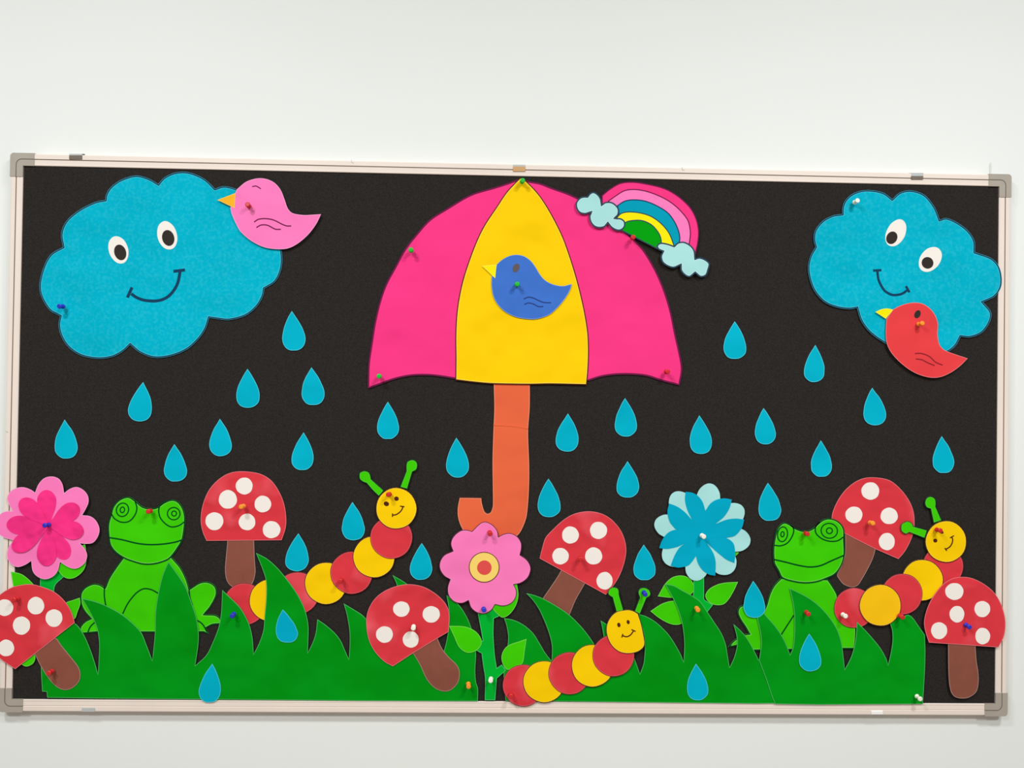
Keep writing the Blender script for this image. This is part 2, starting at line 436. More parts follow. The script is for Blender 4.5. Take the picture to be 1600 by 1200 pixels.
LC = P("247.4,287.6! 232,279 212,274.2 188,281.5 172,293.5 165.5,305 164.4,312.4! 148,316 124,328 104,345 95.5,365 98.4,386! 80,397 69,415 61.8,442 64,462 77,484 94,494! 91.5,508 96,526 108,543.5 128,556 154,560.6 176,557.5 192,549 203.4,538.6! 218,550.5 240,558.8 266,556.5 292,546 310,530 321,514 327,496.5! 340,498.4 358,500 384,493 402,478 411,462 413,451! 430,440 439,422 441,402 437,380 425,352 402,325! 390,306 368,295 350,291 336,295! 320,280 301,271 286,268.4 270,270.8 256,278")
h = .002
t = thing('paper_cloud', 'large cyan paper cloud with a smile at the upper left under the pink bird', 'cloud', 250, 415, 0, 'smiling cyan paper clouds')
lp = smooth(LC); slab('cloud_sheet', lp, h, M['cloud'], t, edge=3.0); rim('dark_outline', lp, h + INK, M['navy'], t, .3, 2.3)
cloud_face(t, h + INK, [(185, 390.4, 15, 22, -18, 187.8, 394.4, 9.2, 12.5), (261.2, 367.8, 15.2, 22.6, -15, 262.8, 371.8, 9.5, 12.6)],
  P("205,459 213,464.5 224,468.8 240,470.4 252,468.6 263,463 272,453 278,441 281.4,424"), [P("271,424! 289,421.8!"), P("206.2,449! 199,465!")], 4.7)
RC = P("1394.1,311.2! 1382,302 1366,297.7 1348,297.5 1332,303 1321,313 1316.5,324 1316,334.4! 1301,336.8 1285,345.6 1273.7,360 1271.5,374 1274.2,386! 1266,401 1262.5,419 1266,439 1274,457 1289.5,473 1310,481 1328,483 1339,481.3! 1345,500 1356,516 1370,528 1388,539 1415,551 1448,557 1470,554 1484,548 1494,539 1501,526! 1516,527 1534,520 1546,504 1548.5,488 1536,472! 1554,463.5 1563.5,450 1565.3,435 1561,416.5 1549,403.5 1523.5,394! 1522.4,376 1512,360 1494,346.8 1478.5,340.8 1468.4,343.4! 1460.5,324 1445,305 1424.5,297.7 1407,300.5")
h = .0036
t = thing('paper_cloud', 'smaller cyan paper cloud with a tilted smile at the upper right behind the red bird', 'cloud', 1415, 420, 0, 'smiling cyan paper clouds')
lp = smooth(RC); slab('cloud_sheet', lp, h, M['cloud'], t, edge=3.0); rim('dark_outline', lp, h + INK, M['navy'], t, .3, 2.3)
cloud_face(t, h + INK, [(1399.8, 363.9, 14.5, 22.5, 27, 1393.5, 371.5, 8.4, 10.2), (1453.5, 405.3, 15.5, 21.6, 38, 1449.3, 410.7, 9.3, 9)],
  P("1370.7,423 1373,438 1380.6,452.3 1387.5,458 1396,461 1408.8,459.2 1418.9,452.5"), [P("1364.2,422.8! 1377.3,422.1!"), P("1415.5,447! 1421,456.8!")], 3.8)

# ------------------------------------------------------------------ birds
def bird(label, body, beak, mb, mk, h, cx, cy, wings, ink, eye=None, brow=None, hk=None):
    t = thing('paper_bird', label, 'bird', cx, cy, 0, 'paper birds')
    slab('body', smooth(body), h, M[mb], t)
    slab('beak', smooth(beak), h + (hk or INK), M[mk], t, th=.0004)
    for wl in wings: line('wing_line', wl, 1.9, h + INK, M[ink], t)
    if eye: slab('eye', ell(*eye), h + INK, M['dgrey' if mb == 'blue' else 'black'], t, th=.0002)
    if brow: line('eye_line', brow, 1.7, h + INK, M[ink], t)
k = (240, 230, 5)
bird('light pink paper bird with an orange beak on the left cloud',
  P("650,330! 720,272 800,245 870,246 940,275 990,330 1020,400 1048,478 1085,515 1170,530 1250,527 1308,523! 1270,600 1210,680 1130,750 1050,790 960,796 860,780 760,730 680,660 640,590 610,520 600,475! 630,380!", *k),
  P("640,358! 632,476! 498,412!", *k), 'pink', 'beak', .0066, 415, 335,
  [P("785,585 820,563 880,558 940,570 1000,600 1040,615 1075,615", *k), P("803,628 840,608 890,610 950,640 994,642", *k)], 'inkp', brow=P("770,308 802,304 838,325", *k))
k = (1280, 430, 5)
bird('red paper bird with a yellow beak under the right cloud',
  P("575,268! 640,235 720,215 800,220 860,255 905,310 928,380 925,460 940,540 980,585 1060,617 1160,650! 1100,710 1030,760 950,795 870,800 780,777 700,735 620,670 560,600 528,530 520,450 525,345!", *k),
  P("440,288! 480,268 530,260 578,270! 520,340!", *k), 'redb', 'lemon', .0072, 1440, 530,
  [P("748,612 800,612 860,635 910,680 965,703", *k), P("755,655 800,660 850,685 902,706", *k)], 'inkrb', eye=(1433.6, 491, 4.6, 6.6, 25))
k = (740, 380, 8.889)
bird('blue paper bird with a lemon beak on the yellow umbrella panel',
  P("325,290! 400,225 500,175 600,160 700,180 790,240 860,330 920,430 990,510 1080,562 1180,590 1260,592 1365,565! 1340,650 1270,770 1180,880 1070,980 960,1030 840,1055 720,1048 590,1025 450,960 340,860 275,740 250,600 250,470! 290,400!", *k),
  P("118,316! 318,298! 300,487!", *k), 'blue', 'lemon', .0060, 828, 450,
  [P("695,775 760,750 830,762 900,795 970,822 1075,828", *k), P("705,850 760,830 830,845 900,880 968,880", *k)], 'inkblue', eye=(806.4, 418.6, 5.2, 7.2, 28))

# ------------------------------------------------------------------ umbrella
t = thing('paper_umbrella', 'large pink and yellow paper umbrella with an orange hooked handle', 'umbrella', 818, 440, 0)
PL = P("813,280! 794,287 772,294 736,305 700,326 672,344 652,366 634,389 618,418 604,444 594,472 586,506 581,538 576.5,570 575.6,606! 592,600 618,591 644,586 672,585.6 696,588.5 711,591! 760,560! 760,420! 800,320!")
PR = P("813,280! 826,284 844,287.5 862,294.5 886,303 902.5,310.5 925,322 950,341 972,359 993,378 1004,390 1018,412 1030,436 1040,462 1048,490 1054,520 1062,556 1065,578 1061,601! 1034,594 1012,587 990,584.4 964,584.4 940,587.6 919,594! 870,560! 870,420! 820,320!")
YC = P("813.2,277! 803.5,286.5 790,301.5 775,324 757,351 745,375 733,406 722,441 714.5,480 711.6,520 711.8,560 711.4,594! 740,597.5 770,600 826,601 860,600.4 917,601.6! 919,580 920.2,552 919,520 913,483 902.5,439 890,398 878,366 860,331 844,306 829,289 820,281")
hd = smooth(P("773,585! 770.8,600 771.5,637 770,675 768.7,720 769.2,765 769.2,790 766.3,799.5 761.9,801.8 757.5,798.5 753.8,786.3 752.8,777.5! 717.5,776.9! 714.4,794 715,808.8 720,823.8 730,838 750,848 777,850 800,843 811.3,835 819,821 824,805 827,771 827.8,730 826,675 828.5,637 828.5,600 827,585!"))
slab('handle', hd, .0010, M['orange'], t, edge=1.9); rim('dark_outline', hd, .0010 + INK, M['inkb'], t, 0, 1.0)
cr = smooth([(771, 664, False), (790, 665, False), (808, 666.5, False), (825, 670, False)], False)
strip('fold_crease', [p + Vector((0, -.8)) for p in cr], [p + Vector((0, .8)) for p in cr], .0010 + TH, M['orange'], t, False, th=.0007)
for q in (PL, PR):
    lp = smooth(q); s = slab('canopy_panel', lp, .0022, M['hot'], t, edge=0); s['label'] = 'hot pink canopy panel'
    nv = len(lp) - 3
    line('dark_outline', lp[:nv], 2.6, .0022 + INK, M['inkp'], t, raw=True)
lp = smooth(YC); s = slab('canopy_panel', lp, .0036, M['yellow'], t, edge=2.5); s['label'] = 'yellow middle canopy panel'; rim('dark_outline', lp, .0036 + INK, M['inkb'], t, 0, 1.6)  # dark rim holds marker line and painted shadow along the panel edge

# ------------------------------------------------------------------ rainbow
t = thing('paper_rainbow', 'small paper rainbow with two pale clouds at the right of the umbrella', 'rainbow', 1005, 350, 0)
k = (880, 270, 6.667)
arcs = [('hot', "400,235! 480,170 570,115 650,95 760,95 880,115 1010,145 1120,190 1230,265 1330,365 1390,480 1415,600 1408,720 1380,850! 1000,808! 600,602! 400,330!", 'inkp'),
 ('pink', "465,292! 560,225 640,180 740,168 860,185 1000,235 1120,300 1220,385 1300,485 1325,570 1330,650 1315,760! 1000,790! 600,590!", 'inkp'),
 ('teal', "560,340! 640,290 740,276 860,291 980,340 1090,410 1160,500 1205,600 1220,690 1200,770! 1000,790! 600,590!", 'navy'),
 ('lemon', "545,475! 600,420 680,402 800,412 920,450 1030,530 1110,630 1165,770! 1000,780! 600,560!", 'inkd'),
 ('rgreen', "600,560! 650,510 720,492 820,492 920,535 990,610 1022,680 1030,770! 980,796! 600,600!", 'inkd')]
h = .0050
for i, (mc, s_, ik) in enumerate(arcs):
    lp = smooth(P(s_, *k)); o = slab('rainbow_band', lp, h, M[mc], t, th=.0004); o['label'] = {'hot': 'hot pink', 'pink': 'light pink', 'teal': 'teal', 'lemon': 'yellow', 'rgreen': 'green'}[mc] + ' band'
    rim('dark_outline', lp, h + .00042, M[ik], t, 0, 1.7); h += .0006
for s_ in ("250,245! 280,210 320,198 365,225 395,270 405,325! 440,303 500,303 550,333 582,382 575,440 545,470! 600,473 642,505 644,560 605,600 555,602 500,572 465,530! 430,567 375,577 320,560 280,510 270,450 285,415! 230,432 170,418 135,370 132,310 170,260 210,245",
           "1155,760! 1195,725 1260,718 1330,755 1370,810 1380,890! 1420,880 1480,900 1527,945 1515,1010 1490,1070 1430,1087 1375,1045! 1320,1087 1270,1072 1225,1020 1220,965! 1150,992 1080,972 1030,930 1015,870 1035,820! 990,800 973,760 1010,728 1080,735"):
    lp = smooth(P(s_, *k)); slab('small_cloud', lp, h, M['pale'], t, th=.0004, edge=3.1); rim('dark_outline', lp, h + .00042, M['inkd'], t, 0, 2.3)

# ------------------------------------------------------------------ frogs
def frog(label, cx, cy, h, head, body, mouth, rings, arcs_, lines):
    t = thing('paper_frog', label, 'frog', cx, cy, 0, 'lime green paper frogs')
    bp_ = smooth(body); hp = smooth(head)
    slab('body', bp_, h, M['lime'], t, edge=2.9); rim('dark_outline', bp_, h + INK, M['inkg'], t, 0, 2.0)
    for l in lines: line('leg_line', l, 2.2, h + INK, M['inkg'], t)
    h2 = h + .0010
    slab('head', hp, h2, M['lime'], t, edge=3.0); rim('dark_outline', hp, h2 + INK, M['inkg'], t, 0, 2.1)
    line('mouth', mouth, 2.4, h2 + INK, M['inkg'], t)
    for (x, y, rx, ry, tl) in rings: line('eye_ring', ell(x, y, rx, ry, tl), 1.9, h2 + INK, M['inkg'], t, closed=True, raw=True)
    for l in arcs_: line('eye_line', l, 2.1, h2 + INK, M['inkg'], t)
k = (0, 640, 5)
frog('lime green paper frog behind the left grass beside the pink flower', 230, 890, .0012,
 P("865,820! 882,760 930,705 1000,680 1060,713 1110,755 1160,770 1220,765 1280,725 1340,703 1390,718 1430,770 1447,840 1442,930 1425,1020 1385,1090 1338,1152 1300,1180 1210,1208 1120,1211 1030,1187 970,1163 905,1120 862,1065 848,1000 843,900", *k),
 P("193,870! 180.5,887 170,903.5 164,918 162,917! 155,913 144.5,912.2 132.5,918 126,927.5 126,942.5 131,954.5 141,966.5! 132.5,971 125,980 125.8,990.5! 152,988! 242,988.3! 318,988! 326.5,991! 322,981.5! 332,976.5 345,975.5! 345,967 336,960.5 319.5,959.8! 329,948.5 338.3,930.5 337,917 326,909.3 312.5,910 296,920! 291.5,905 282.5,887 268,870!"),
 P("850,1000 950,1016 1070,1045 1170,1055 1280,1050 1370,1035 1418,1020", *k),
 [(191.4, 796.6, 9.4, 10.6, 20), (191.2, 796.6, 3.4, 4.4, 10), (271.4, 802.6, 9.8, 9.6, 0), (272, 802.4, 3.8, 3.9, 0)],
 [P("868,812 895,852 950,880 1010,872 1055,822 1069,765 1052,708", *k), P("1300,718 1258,742 1240,780 1250,840 1290,890 1340,917 1400,905 1442,875", *k)],
 [P("545,660 600,550 680,450 740,408 785,398 850,412 915,448", 110, 860, 6.667), P("355,380 353,470 368,575", 110, 860, 6.667), P("1235,400 1245,490 1272,575", 110, 860, 6.667),
  P("180,858 208,795 262,742", 110, 860, 6.667), P("1310,722 1375,768 1425,850", 110, 860, 6.667)])
k = (1130, 800, 6.667)
frog('lime green paper frog behind the right grass in front of a mushroom stem', 1255, 900, .0030,
 P("522,480 520,380 535,270 560,175 605,122 645,108 690,125 740,160 810,190 880,193 940,165 990,115 1050,75 1110,65 1180,85 1235,130 1262,190 1262,300 1267,420 1250,520 1210,600 1160,655 1090,690 980,730 860,744 740,730 615,690 570,610 530,540", *k),
 P("1220,903! 1209,915 1202,929 1197,946 1190,960! 1182,948 1170,944 1160,945.5 1154,950 1152.5,958.5 1157,969 1164,979.5 1170,990! 1160,992 1146,1001 1137.5,1011.5! 1151,1009! 1175,1016.8! 1236,1015.5! 1316,1014! 1336,1014! 1338,985 1334,960 1312,945 1308.5,929 1302,917 1294,905!"),
 P("528,495 640,520 780,555 900,573 1010,560 1120,512 1258,452", *k),
 [(1222.7, 834.8, 7.8, 11.6, 8), (1222.7, 834.8, 2.6, 4, 8), (1295.8, 829.4, 12.8, 11.6, 10), (1296, 829.3, 4.6, 4.5, 0)],
 [P("533,347 600,352 670,322 720,250 735,180 702,130", *k), P("1010,105 965,150 960,200 980,240 1035,282 1110,305 1190,300 1252,262", *k)],
 [P("605,412 670,310 737,208", 1130, 930, 6.667)])

# ------------------------------------------------------------------ flowers
def leafs(t, lst, h, m='lime'):
    for s_, k_ in lst: slab('leaf', smooth(P(s_, *k_)), h, M[m], t)
I = (0, 0, 1)
# double pink flower at the left edge
t = thing('paper_flower', 'double pink paper flower overlapping the left frame rail', 'flower', 75, 830, 0, 'paper flowers')
slab('stem', smooth(P("63,895! 62,935! 84,935! 86,915 99,902! 92,890!")), .0008, M['stem'], t)
leafs(t, [("132.8,850! 135,868 134,882 129,893 118,902 108,904.2 99,901 91,892! 98,870!", I), ("17,893! 35,898 52,913 62,930 45,938 28,932 21,917", I),
  ("124.5,934! 113,938 102,942.5 96,955 106,967 116.5,967 121,956 125.2,944", I), ("33,1038! 40,1041.3 46,1040.2 52.5,1035.5 55,1026 48,1012 34,1018", I)], .0040)
h = .0072
k = (0, 730, 6.667)
slab('outer_petals', smooth(P("365,265! 400,180 460,115 540,97 610,120 650,180 667,270! 730,225 800,207 870,240 915,300 920,370 890,440 855,500! 940,512 1000,560 1035,640 1020,720 970,785 900,798 830,792! 880,850 907,920 880,1000 800,1055 720,1045 625,987! 600,1080 550,1140 470,1168 390,1140 340,1080 325,975! 260,1018 180,1040 110,1003 75,940 75,880 100,810 145,762! 60,738 0,708 -35,650 -35,560 0,490 60,460 130,458! 95,390 75,320 110,250 180,215 250,210 320,235", *k)), h, M['pink'], t)
def petal(t, cx, cy, tx, ty, wd, h, m, k):
    d = Vector((tx - cx, ty - cy)); L = d.length; d.normalize(); nn = Vector((-d.y, d.x)); pr = [(0, .05), (.25, .24), (.45, .41), (.65, .5), (.8, .47), (.92, .33), (.985, .15), (1, 0)]
    pts = [Vector((cx, cy)) + d * (L * u) + nn * (wd * v) for u, v in pr] + [Vector((cx, cy)) + d * (L * u) - nn * (wd * v) for u, v in reversed(pr[:-1])]
    slab('petal', smooth([(k[0] + p.x / k[2], k[1] + p.y / k[2], False) for p in pts], True, 4), h, m, t, th=.0003)
h += .0007
for i, (tx, ty, wd) in enumerate([(478, 238, 200), (820, 405, 190), (868, 680, 190), (700, 955, 185), (478, 1030, 205), (132, 860, 190), (68, 600, 195), (212, 340, 190)]):
    petal(t, 505, 610, tx, ty, wd, h + .0003 * ((i * 3) % 8), M['hot2'], k)
# round pink flower in the middle
t = thing('paper_flower', 'round pink scalloped paper flower with a yellow and red centre under the umbrella hook', 'flower', 757, 890, 0, 'paper flowers')
slab('stem', smooth(P("744,940! 746.9,960 750,976 754.4,1001! 740,1004! 738,1013! 752.5,1021! 755,1040 758,1060 757.5,1094! 773.8,1094! 776.3,1060! 790.5,1047.5! 784,1038.5! 776.3,1044! 773,1022.5 771,991 771.6,966.5! 779.5,963! 784,950! 772,940!")), .0046, M['stem'], t)
leafs(t, [("807.5,911! 810,930 806,946 796.5,959.5 786,965 778,960 770.5,949 790,920!", I), ("701.5,978! 723.8,978.8 737.5,983 747.5,991 752.7,1002 748.8,1012.5 740,1018.6 730,1019.8 721,1015 715,1007.5 708.8,993", I),
  ("822.7,998.3! 820,1016 816.5,1036 806,1042 793.8,1046.5 787.5,1041.5 783.6,1030 785,1020 791,1011 800,1006 811,1002.5", I)], .0054)
h = .0066
lp = smooth(P("737.5,830! 745,822.3 752.5,816.3 760,815.4 770,820.4 777,829 778.8,838.5! 787.5,834.2 797.5,833 808,838 814.4,847.5 815,857 812.8,867! 822.5,873.8 828.3,882.5 829.4,891 825,902.5 815,910.6 803,913.8! 807,922.5 806.3,932.5 801,941 792.5,946 783.8,947 773.8,944.8! 767.5,953.8 757.5,959 746,957.8 736,950 731.9,938.8! 721,943 708.8,940 700.4,930 699.2,917.5 703,905.6! 693.8,900 687.3,890 686.9,878.8 693.8,867.5 707.5,861! 704.2,851 706,842 712.5,833.8 721,828.5 730,828"))
slab('blossom', lp, h, M['pink'], t, edge=1.8); rim('dark_outline', lp, h + INK, M['inkp'], t, 0, 1.2)
h += INK
e = slab('flower_centre', ell(756.5, 886.3, 24, wob=.003), h, M['cream'], t, th=.0004); rim('dark_outline', ell(756.5, 886.3, 24), h + .00042, M['inkb'], e, 0, 1.2)
slab('flower_centre', ell(756.8, 887, 11.3, wob=.006), h + .0004, M['coral'], t, th=.0003)['label'] = 'small coral red centre disc'
# double blue flower
t = thing('paper_flower', 'double paper flower with teal petals over pale blue petals', 'flower', 1097, 840, 0, 'paper flowers')
slab('stem', smooth(P("1083.8,890! 1083.5,925! 1082,940! 1086,965! 1104,958! 1114,945! 1102,938! 1100,936! 1100,890!")), .0030, M['stem'], t)
k = (980, 860, 8)
leafs(t, [("383,575! 430,490 480,410 570,335 690,315 790,360 838,460 815,530 740,575 560,592", k), ("290,760! 440,665 580,630 690,650 760,720 740,850 670,920 560,925 420,860", k),
  ("1385,395! 1330,510 1270,610 1210,670 1130,685 1050,665 990,610 980,550 1030,480 1120,430 1220,405", k), ("1400,25! 1345,75 1300,60 1320,20", k)], .0020)
k = (1000, 740, 8); C0 = (775, 770)
def lobe(a_): pass
lob = [(885, 125, 300), (1290, 420, 290), (1380, 850, 300), (1150, 1235, 330), (685, 1338, 290), (300, 1100, 330), (183, 610, 290), (415, 240, 300)]
hb = .0052
for i, (tx, ty, wd) in enumerate(lob):
    cx, cy = C0; d = Vector((tx - cx, ty - cy)); L = d.length; d.normalize(); nn = Vector((-d.y, d.x))
    pr = [(0, .1), (.3, .3), (.5, .43), (.68, .5), (.84, .44), (.94, .29), (.99, .13), (1, 0)]
    pts = [Vector((cx, cy)) + d * (L * u) + nn * (wd * v) for u, v in pr] + [Vector((cx, cy)) + d * (L * u) - nn * (wd * v) for u, v in reversed(pr[:-1])]
    slab('petal', smooth([(k[0] + p.x / 8, k[1] + p.y / 8, False) for p in pts], True, 4), hb + .0001 * (i % 2), M['pale'], t, th=.0003)['label'] = 'pale blue rounded outer petal'
hb += .0007
tl = ["570,228! 650,238 720,275 780,350 818,465! 800,775! 750,775! 650,580! 590,450 562,330", "1147,325! 1120,430 1050,540 940,632! 790,800! 740,740! 818,465! 880,375 960,325 1060,310",
 "1303,575! 1272,680 1190,775 1090,802! 775,810! 775,740! 940,632! 1080,577 1200,562", "1180,1118! 1080,1075 960,980 832,865! 740,775! 790,740! 1000,780! 1110,820 1172,880 1190,1000",
 "942,1275! 865,1262 780,1205 725,1120 700,1030! 730,760! 800,760! 832,865! 910,980 945,1100", "383,1152! 480,1175 600,1150 655,1095 700,1030! 800,770! 740,740! 560,872! 490,930 430,1030",
 "240,930! 340,942 470,915 560,872! 775,800! 775,730! 600,708! 450,700 350,740 278,830", "365,373! 470,415 570,490 650,580! 800,760! 760,800! 600,720! 440,692! 370,600 343,480"]
for i, s_ in enumerate(tl): slab('petal', smooth(P(s_, *k)), hb + .00008 * (i % 3), M['teal2'], t, th=.0003)['label'] = 'teal pointed inner petal'

# ------------------------------------------------------------------ mushrooms
def mushroom(label, cap, stem, spots, h, hs, k, cx, cy, ks=None):
    t = thing('paper_mushroom', label, 'mushroom', cx, cy, 0, 'red paper mushrooms with white spots')
    slab('stem', smooth(P(stem, *(ks or I))), hs, M['brown'], t)
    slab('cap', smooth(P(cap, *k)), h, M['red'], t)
    for sp in spots:
        rx = sp[2] / k[2]; ry = (sp[3] if len(sp) > 3 else sp[2]) / k[2]
        slab('spot', ell(k[0] + sp[0] / k[2], k[1] + sp[1] / k[2], rx, ry, wob=.012), h + INK, M['white'], t, th=.0003)
mushroom('red spotted mushroom overlapping the left rail below the pink flower',
 "0,490 100,420 220,365 400,330 530,335 700,385 830,440 950,530 1060,660 1130,800 1165,930! 237,1655! 0,1490 -140,1300 -200,1050 -170,780 -80,570",
 "55,1023! 62.5,1038.8 75,1058.8 87.5,1072.5 100,1078 112.5,1075.3 122.5,1066 125.6,1055 122.5,1042.5 110,1026 96,1008.8 89.4,998.8! 75,992! 42,1012!",
 [(560, 665, 130, 137), (843, 858, 131, 137), (335, 975, 135, 142), (75, 695, 130, 130), (95, 1325, 125, 130)], .0062, .0052, (0, 880, 10), 55, 985)
mushroom('upright red mushroom with six white spots between the left frog and caterpillar',
 "413,1025! 385,960 368,870 380,760 420,650 480,570 560,510 640,485 740,485 840,505 920,555 980,640 1020,740 1036,850 1030,930 1000,1020!",
 "355.5,830! 355,850 351.8,885 353,903 359,914 370,919 384,919 394,912 399,895 398,877 397,850 396.5,830!",
 [(708, 597, 66), (580, 702, 71, 73), (475, 872, 70), (730, 878, 65), (853, 738, 65), (921, 938, 69, 67)], .0018, .0008, (240, 640, 5), 380, 800)
mushroom('tilted red mushroom in front of the left grass beside the round pink flower',
 "425,1075! 330,1020 230,910 170,780 148,620 165,500 230,380 330,295 460,240 600,220 740,245 860,310 950,390 1000,470 1015,560 1005,715! 893,780! 630,940!",
 "645.5,1021! 656,1038.5 666.5,1061 678.5,1074.5 690.5,1079.8 702.5,1079 714.5,1068.5 718.3,1053.5 714.5,1040 701,1026.5 690.5,1013 683.8,998! 668,985! 638,1008!",
 [(514, 478, 86, 80), (825, 533, 90, 86), (338, 743, 88, 86), (612, 795, 83, 85)], .0064, .0052, (550, 880, 6.667), 640, 965)
mushroom('tilted red mushroom between the round pink flower and the blue flower',
 "185,740! 220,600 260,480 350,380 470,270 600,190 740,155 850,155 970,185 1080,250 1180,360 1240,480 1268,620 1250,770 1200,920 1130,1050 1015,1195!",
 "882,880! 871.8,900 848.5,934.5! 860,950! 882,968! 890,960.5! 899.5,937.5 915,910! 925,895!",
 [(570, 448, 105, 107), (921, 390, 107), (446, 712, 103), (860, 710, 107), (998, 1020, 101, 110)], .0018, .0008, (820, 780, 8), 905, 865)
mushroom('four spotted red mushroom standing behind the right frog',
 "140,640! 130,530 150,440 210,320 290,220 390,145 490,110 620,110 740,140 840,220 920,320 970,420 992,530 987,650 950,770 890,880 825,957! 580,850! 265,690!",
 "1320.5,830! 1321,850 1320,868 1314,886 1308,898 1312,906 1318,913 1330,917.4 1340,914.8 1347.5,904 1356.5,888 1364,872 1368,858! 1362,838!",
 [(533, 248, 93, 91), (362, 496, 89, 86), (729, 508, 90, 86), (705, 775, 83, 90)], .0018, .0008, (1280, 730, 6.667), 1360, 810)
mushroom('upright red mushroom at the right end overlapping the right rail',
 "610,960! 575,850 560,760 575,660 620,540 690,430 760,350 850,295 940,278 1040,285 1150,330 1250,400 1320,480 1370,580 1400,690 1407,790 1390,900 1335,1010!",
 "1481.5,1000! 1481.8,1040 1483,1065.5 1486,1081 1492,1088.8 1502.5,1091.3 1514.5,1089.5 1525.3,1081 1528.9,1067 1528.5,1050 1525.8,1032.5 1523.5,1000!",
 [(875, 428, 95, 88), (1166, 611, 82, 84), (902, 665, 77, 86), (716, 836, 84, 88), (1170, 893, 77, 86)], .0085, .0070, (1360, 860, 6.667), 1508, 960)

# ------------------------------------------------------------------ grass
def grass(label, s_, h, cx, cy):
    o = slab('paper_grass', smooth(P(s_), True, 4), h, M['grass']); tag(o, label, 'grass', 'green paper grass sheets')
grass('long green paper grass sheet of spiky blades along the lower left',
 "73.8,1090! 73,1081! 66,1080.5! 64.4,1055 63.8,1038! 70,1000! 95,962! 119,975.5 131,992 141.5,1016 149,1038.5 153,1053.5! 154.3,1032.5 155,1004 151,980 140,956 128,935! 147.5,939.5 167,947 191,960.5 209,975.5 221,989 228.5,1007 238,1032! 242,990.5 242.8,957.5 246.5,930.5 254,899 263,877.5! 276.5,896 290,917 299,941 306.5,963.5 310.3,989 309.5,1010 305,1040! 322.5,1023.5 333,1002.5 341.5,980 345.5,958 347.3,922! 360,934 373.5,947.5 382.5,961 390,977.5 394.5,997 396.3,1022! 405,1004.5 411.5,985 413.5,962.5 416,934 415.5,907 409.5,887.5 400,864! 417,873 433.5,887.5 448.5,905.5 460.5,922 471,940 478.5,959.5 481.9,979 481.7,1000 480.8,1020! 489,1003 493.5,988 495.8,967.6! 510,977.5 523.5,989.5 532.5,1001.5 538.5,1015 545,1030! 546.4,1007.5 546,985 541.7,959.5 537,943! 552,952 566,961 576,972 588,990 598,1012! 610,975 618,945 620.5,916 613.3,898.6! 638,914 660,938 675,970 688,1035! 694,1016 698,1000 701.5,977.5 701.7,955 697.8,930! 715,943 727,959.5 735,977 741,998 743.8,1020 742.5,1047.5 743.8,1066 746.9,1076 746.7,1095.6! 560,1095! 150,1091.2!",
 .0038, 400, 1010)
grass('green paper grass sheet behind the low middle caterpillar',
 "790,1095! 787,1060 789,1030 793.3,1007.5 794,992.5 791,976 787.5,966! 802.5,968.8 817.5,976 832.5,988.8 843,1005 852.5,1021 862,1033! 862.3,1008 856,984 844,955.5 833.5,939 822.3,927! 835,930 850,936 871,948 890.5,961.5 908.5,979.5 920.5,994.5 928,1006 938,1025! 943.5,1000 941.5,984 938.5,969.6! 950,977 968,991 984,1012 992.5,1032 1000,1053! 1006,1035 1007.7,1005 1004.5,984 994.8,958.5! 1010.5,963.5 1026,973 1043.5,990 1056,1008.5 1064.5,1024.5 1068.3,1034.5! 1069.3,1005 1066.5,978 1061,957.5 1054,940 1046,925 1038.8,912.4! 1052.5,915 1066,922.5 1080,930 1094,940 1106,957 1116,972 1127,989 1134,1007 1137,1024.5 1140,1042.8! 1147,1027.5 1151.8,1008 1150.8,993 1146,975! 1156,984 1166.5,996 1175.5,1011 1181.5,1023 1186,1032! 1206,1035! 1222,1099! 1180,1099.4! 1080,1098.3!",
 .0044, 1000, 1030)
grass('green paper grass sheet in front of the right frog, lapping the middle sheet',
 "1211,1100! 1206,1088 1198,1064 1186,1032! 1189.5,1005 1187.5,985.5 1183,966 1180,940! 1195,959.5 1210,976.5 1221,992 1229.5,1009 1234.5,1023! 1239,1012 1241.3,990 1241.2,960 1238,937 1233.5,919! 1248.5,926 1265,935 1281,947.5 1295,963 1307,981 1314.5,1002 1317.5,1023 1320,1046! 1329.5,1027.5 1335,1009.5 1338,990 1338.9,971.6! 1350.5,983 1364,998 1376,1013 1385,1029.5 1387.7,1039! 1392.5,1017.5 1394.8,999.5 1394,984.5 1391,972 1400,966 1412,963 1419.5,960.8 1426,965 1434.5,977 1445,992! 1445.8,1017.5 1445,1050 1442,1100! 1280,1101!",
 .0058, 1310, 1030)

# ------------------------------------------------------------------ caterpillars
def caterpillar(label, segs, head, ants, kA, eyes, mouth, ticks, cx, cy, kF):
    t = thing('paper_caterpillar', label, 'caterpillar', cx, cy, 0, 'red and yellow paper caterpillars')
    for (x, y, r, mc, h) in segs:
        lp = ell(x, y, r, wob=.006); slab('body_disc', lp, h, M[mc], t, th=.0004, edge=1.5)
        rim('dark_outline', lp, h + .00042, M['inkb' if mc != 'red' else 'inkrb'], t, 0, 1.0)  # shadow around discs and head painted as a dark ring
    hp, hh = head
    for s_ in ants:
        lp = smooth(P(s_, *kA)); slab('antenna', lp, hh - .0008, M['lime'], t, th=.0004, edge=1.5); rim('dark_outline', lp, hh - .0008 + .00042, M['inkg'], t, 0, 1.1)
    slab('head', hp, hh, M['yellow'], t, th=.0004, edge=1.6); rim('dark_outline', hp, hh + .00042, M['inkb'], t, 0, 1.0)
    f = hh + .00045
    for (x, y, rx, ry, tl_) in eyes: slab('eye', ell(kF[0] + x / kF[2], kF[1] + y / kF[2], rx / kF[2], ry / kF[2], tl_), f, M['inkb'], t, th=.0002)
    line('mouth', P(mouth, *kF), 2.0, f, M['inkb'], t)
    for tk in ticks: line('mouth_tick', P(tk, *kF), 1.8, f, M['inkb'], t)
k = (540, 700, 10)
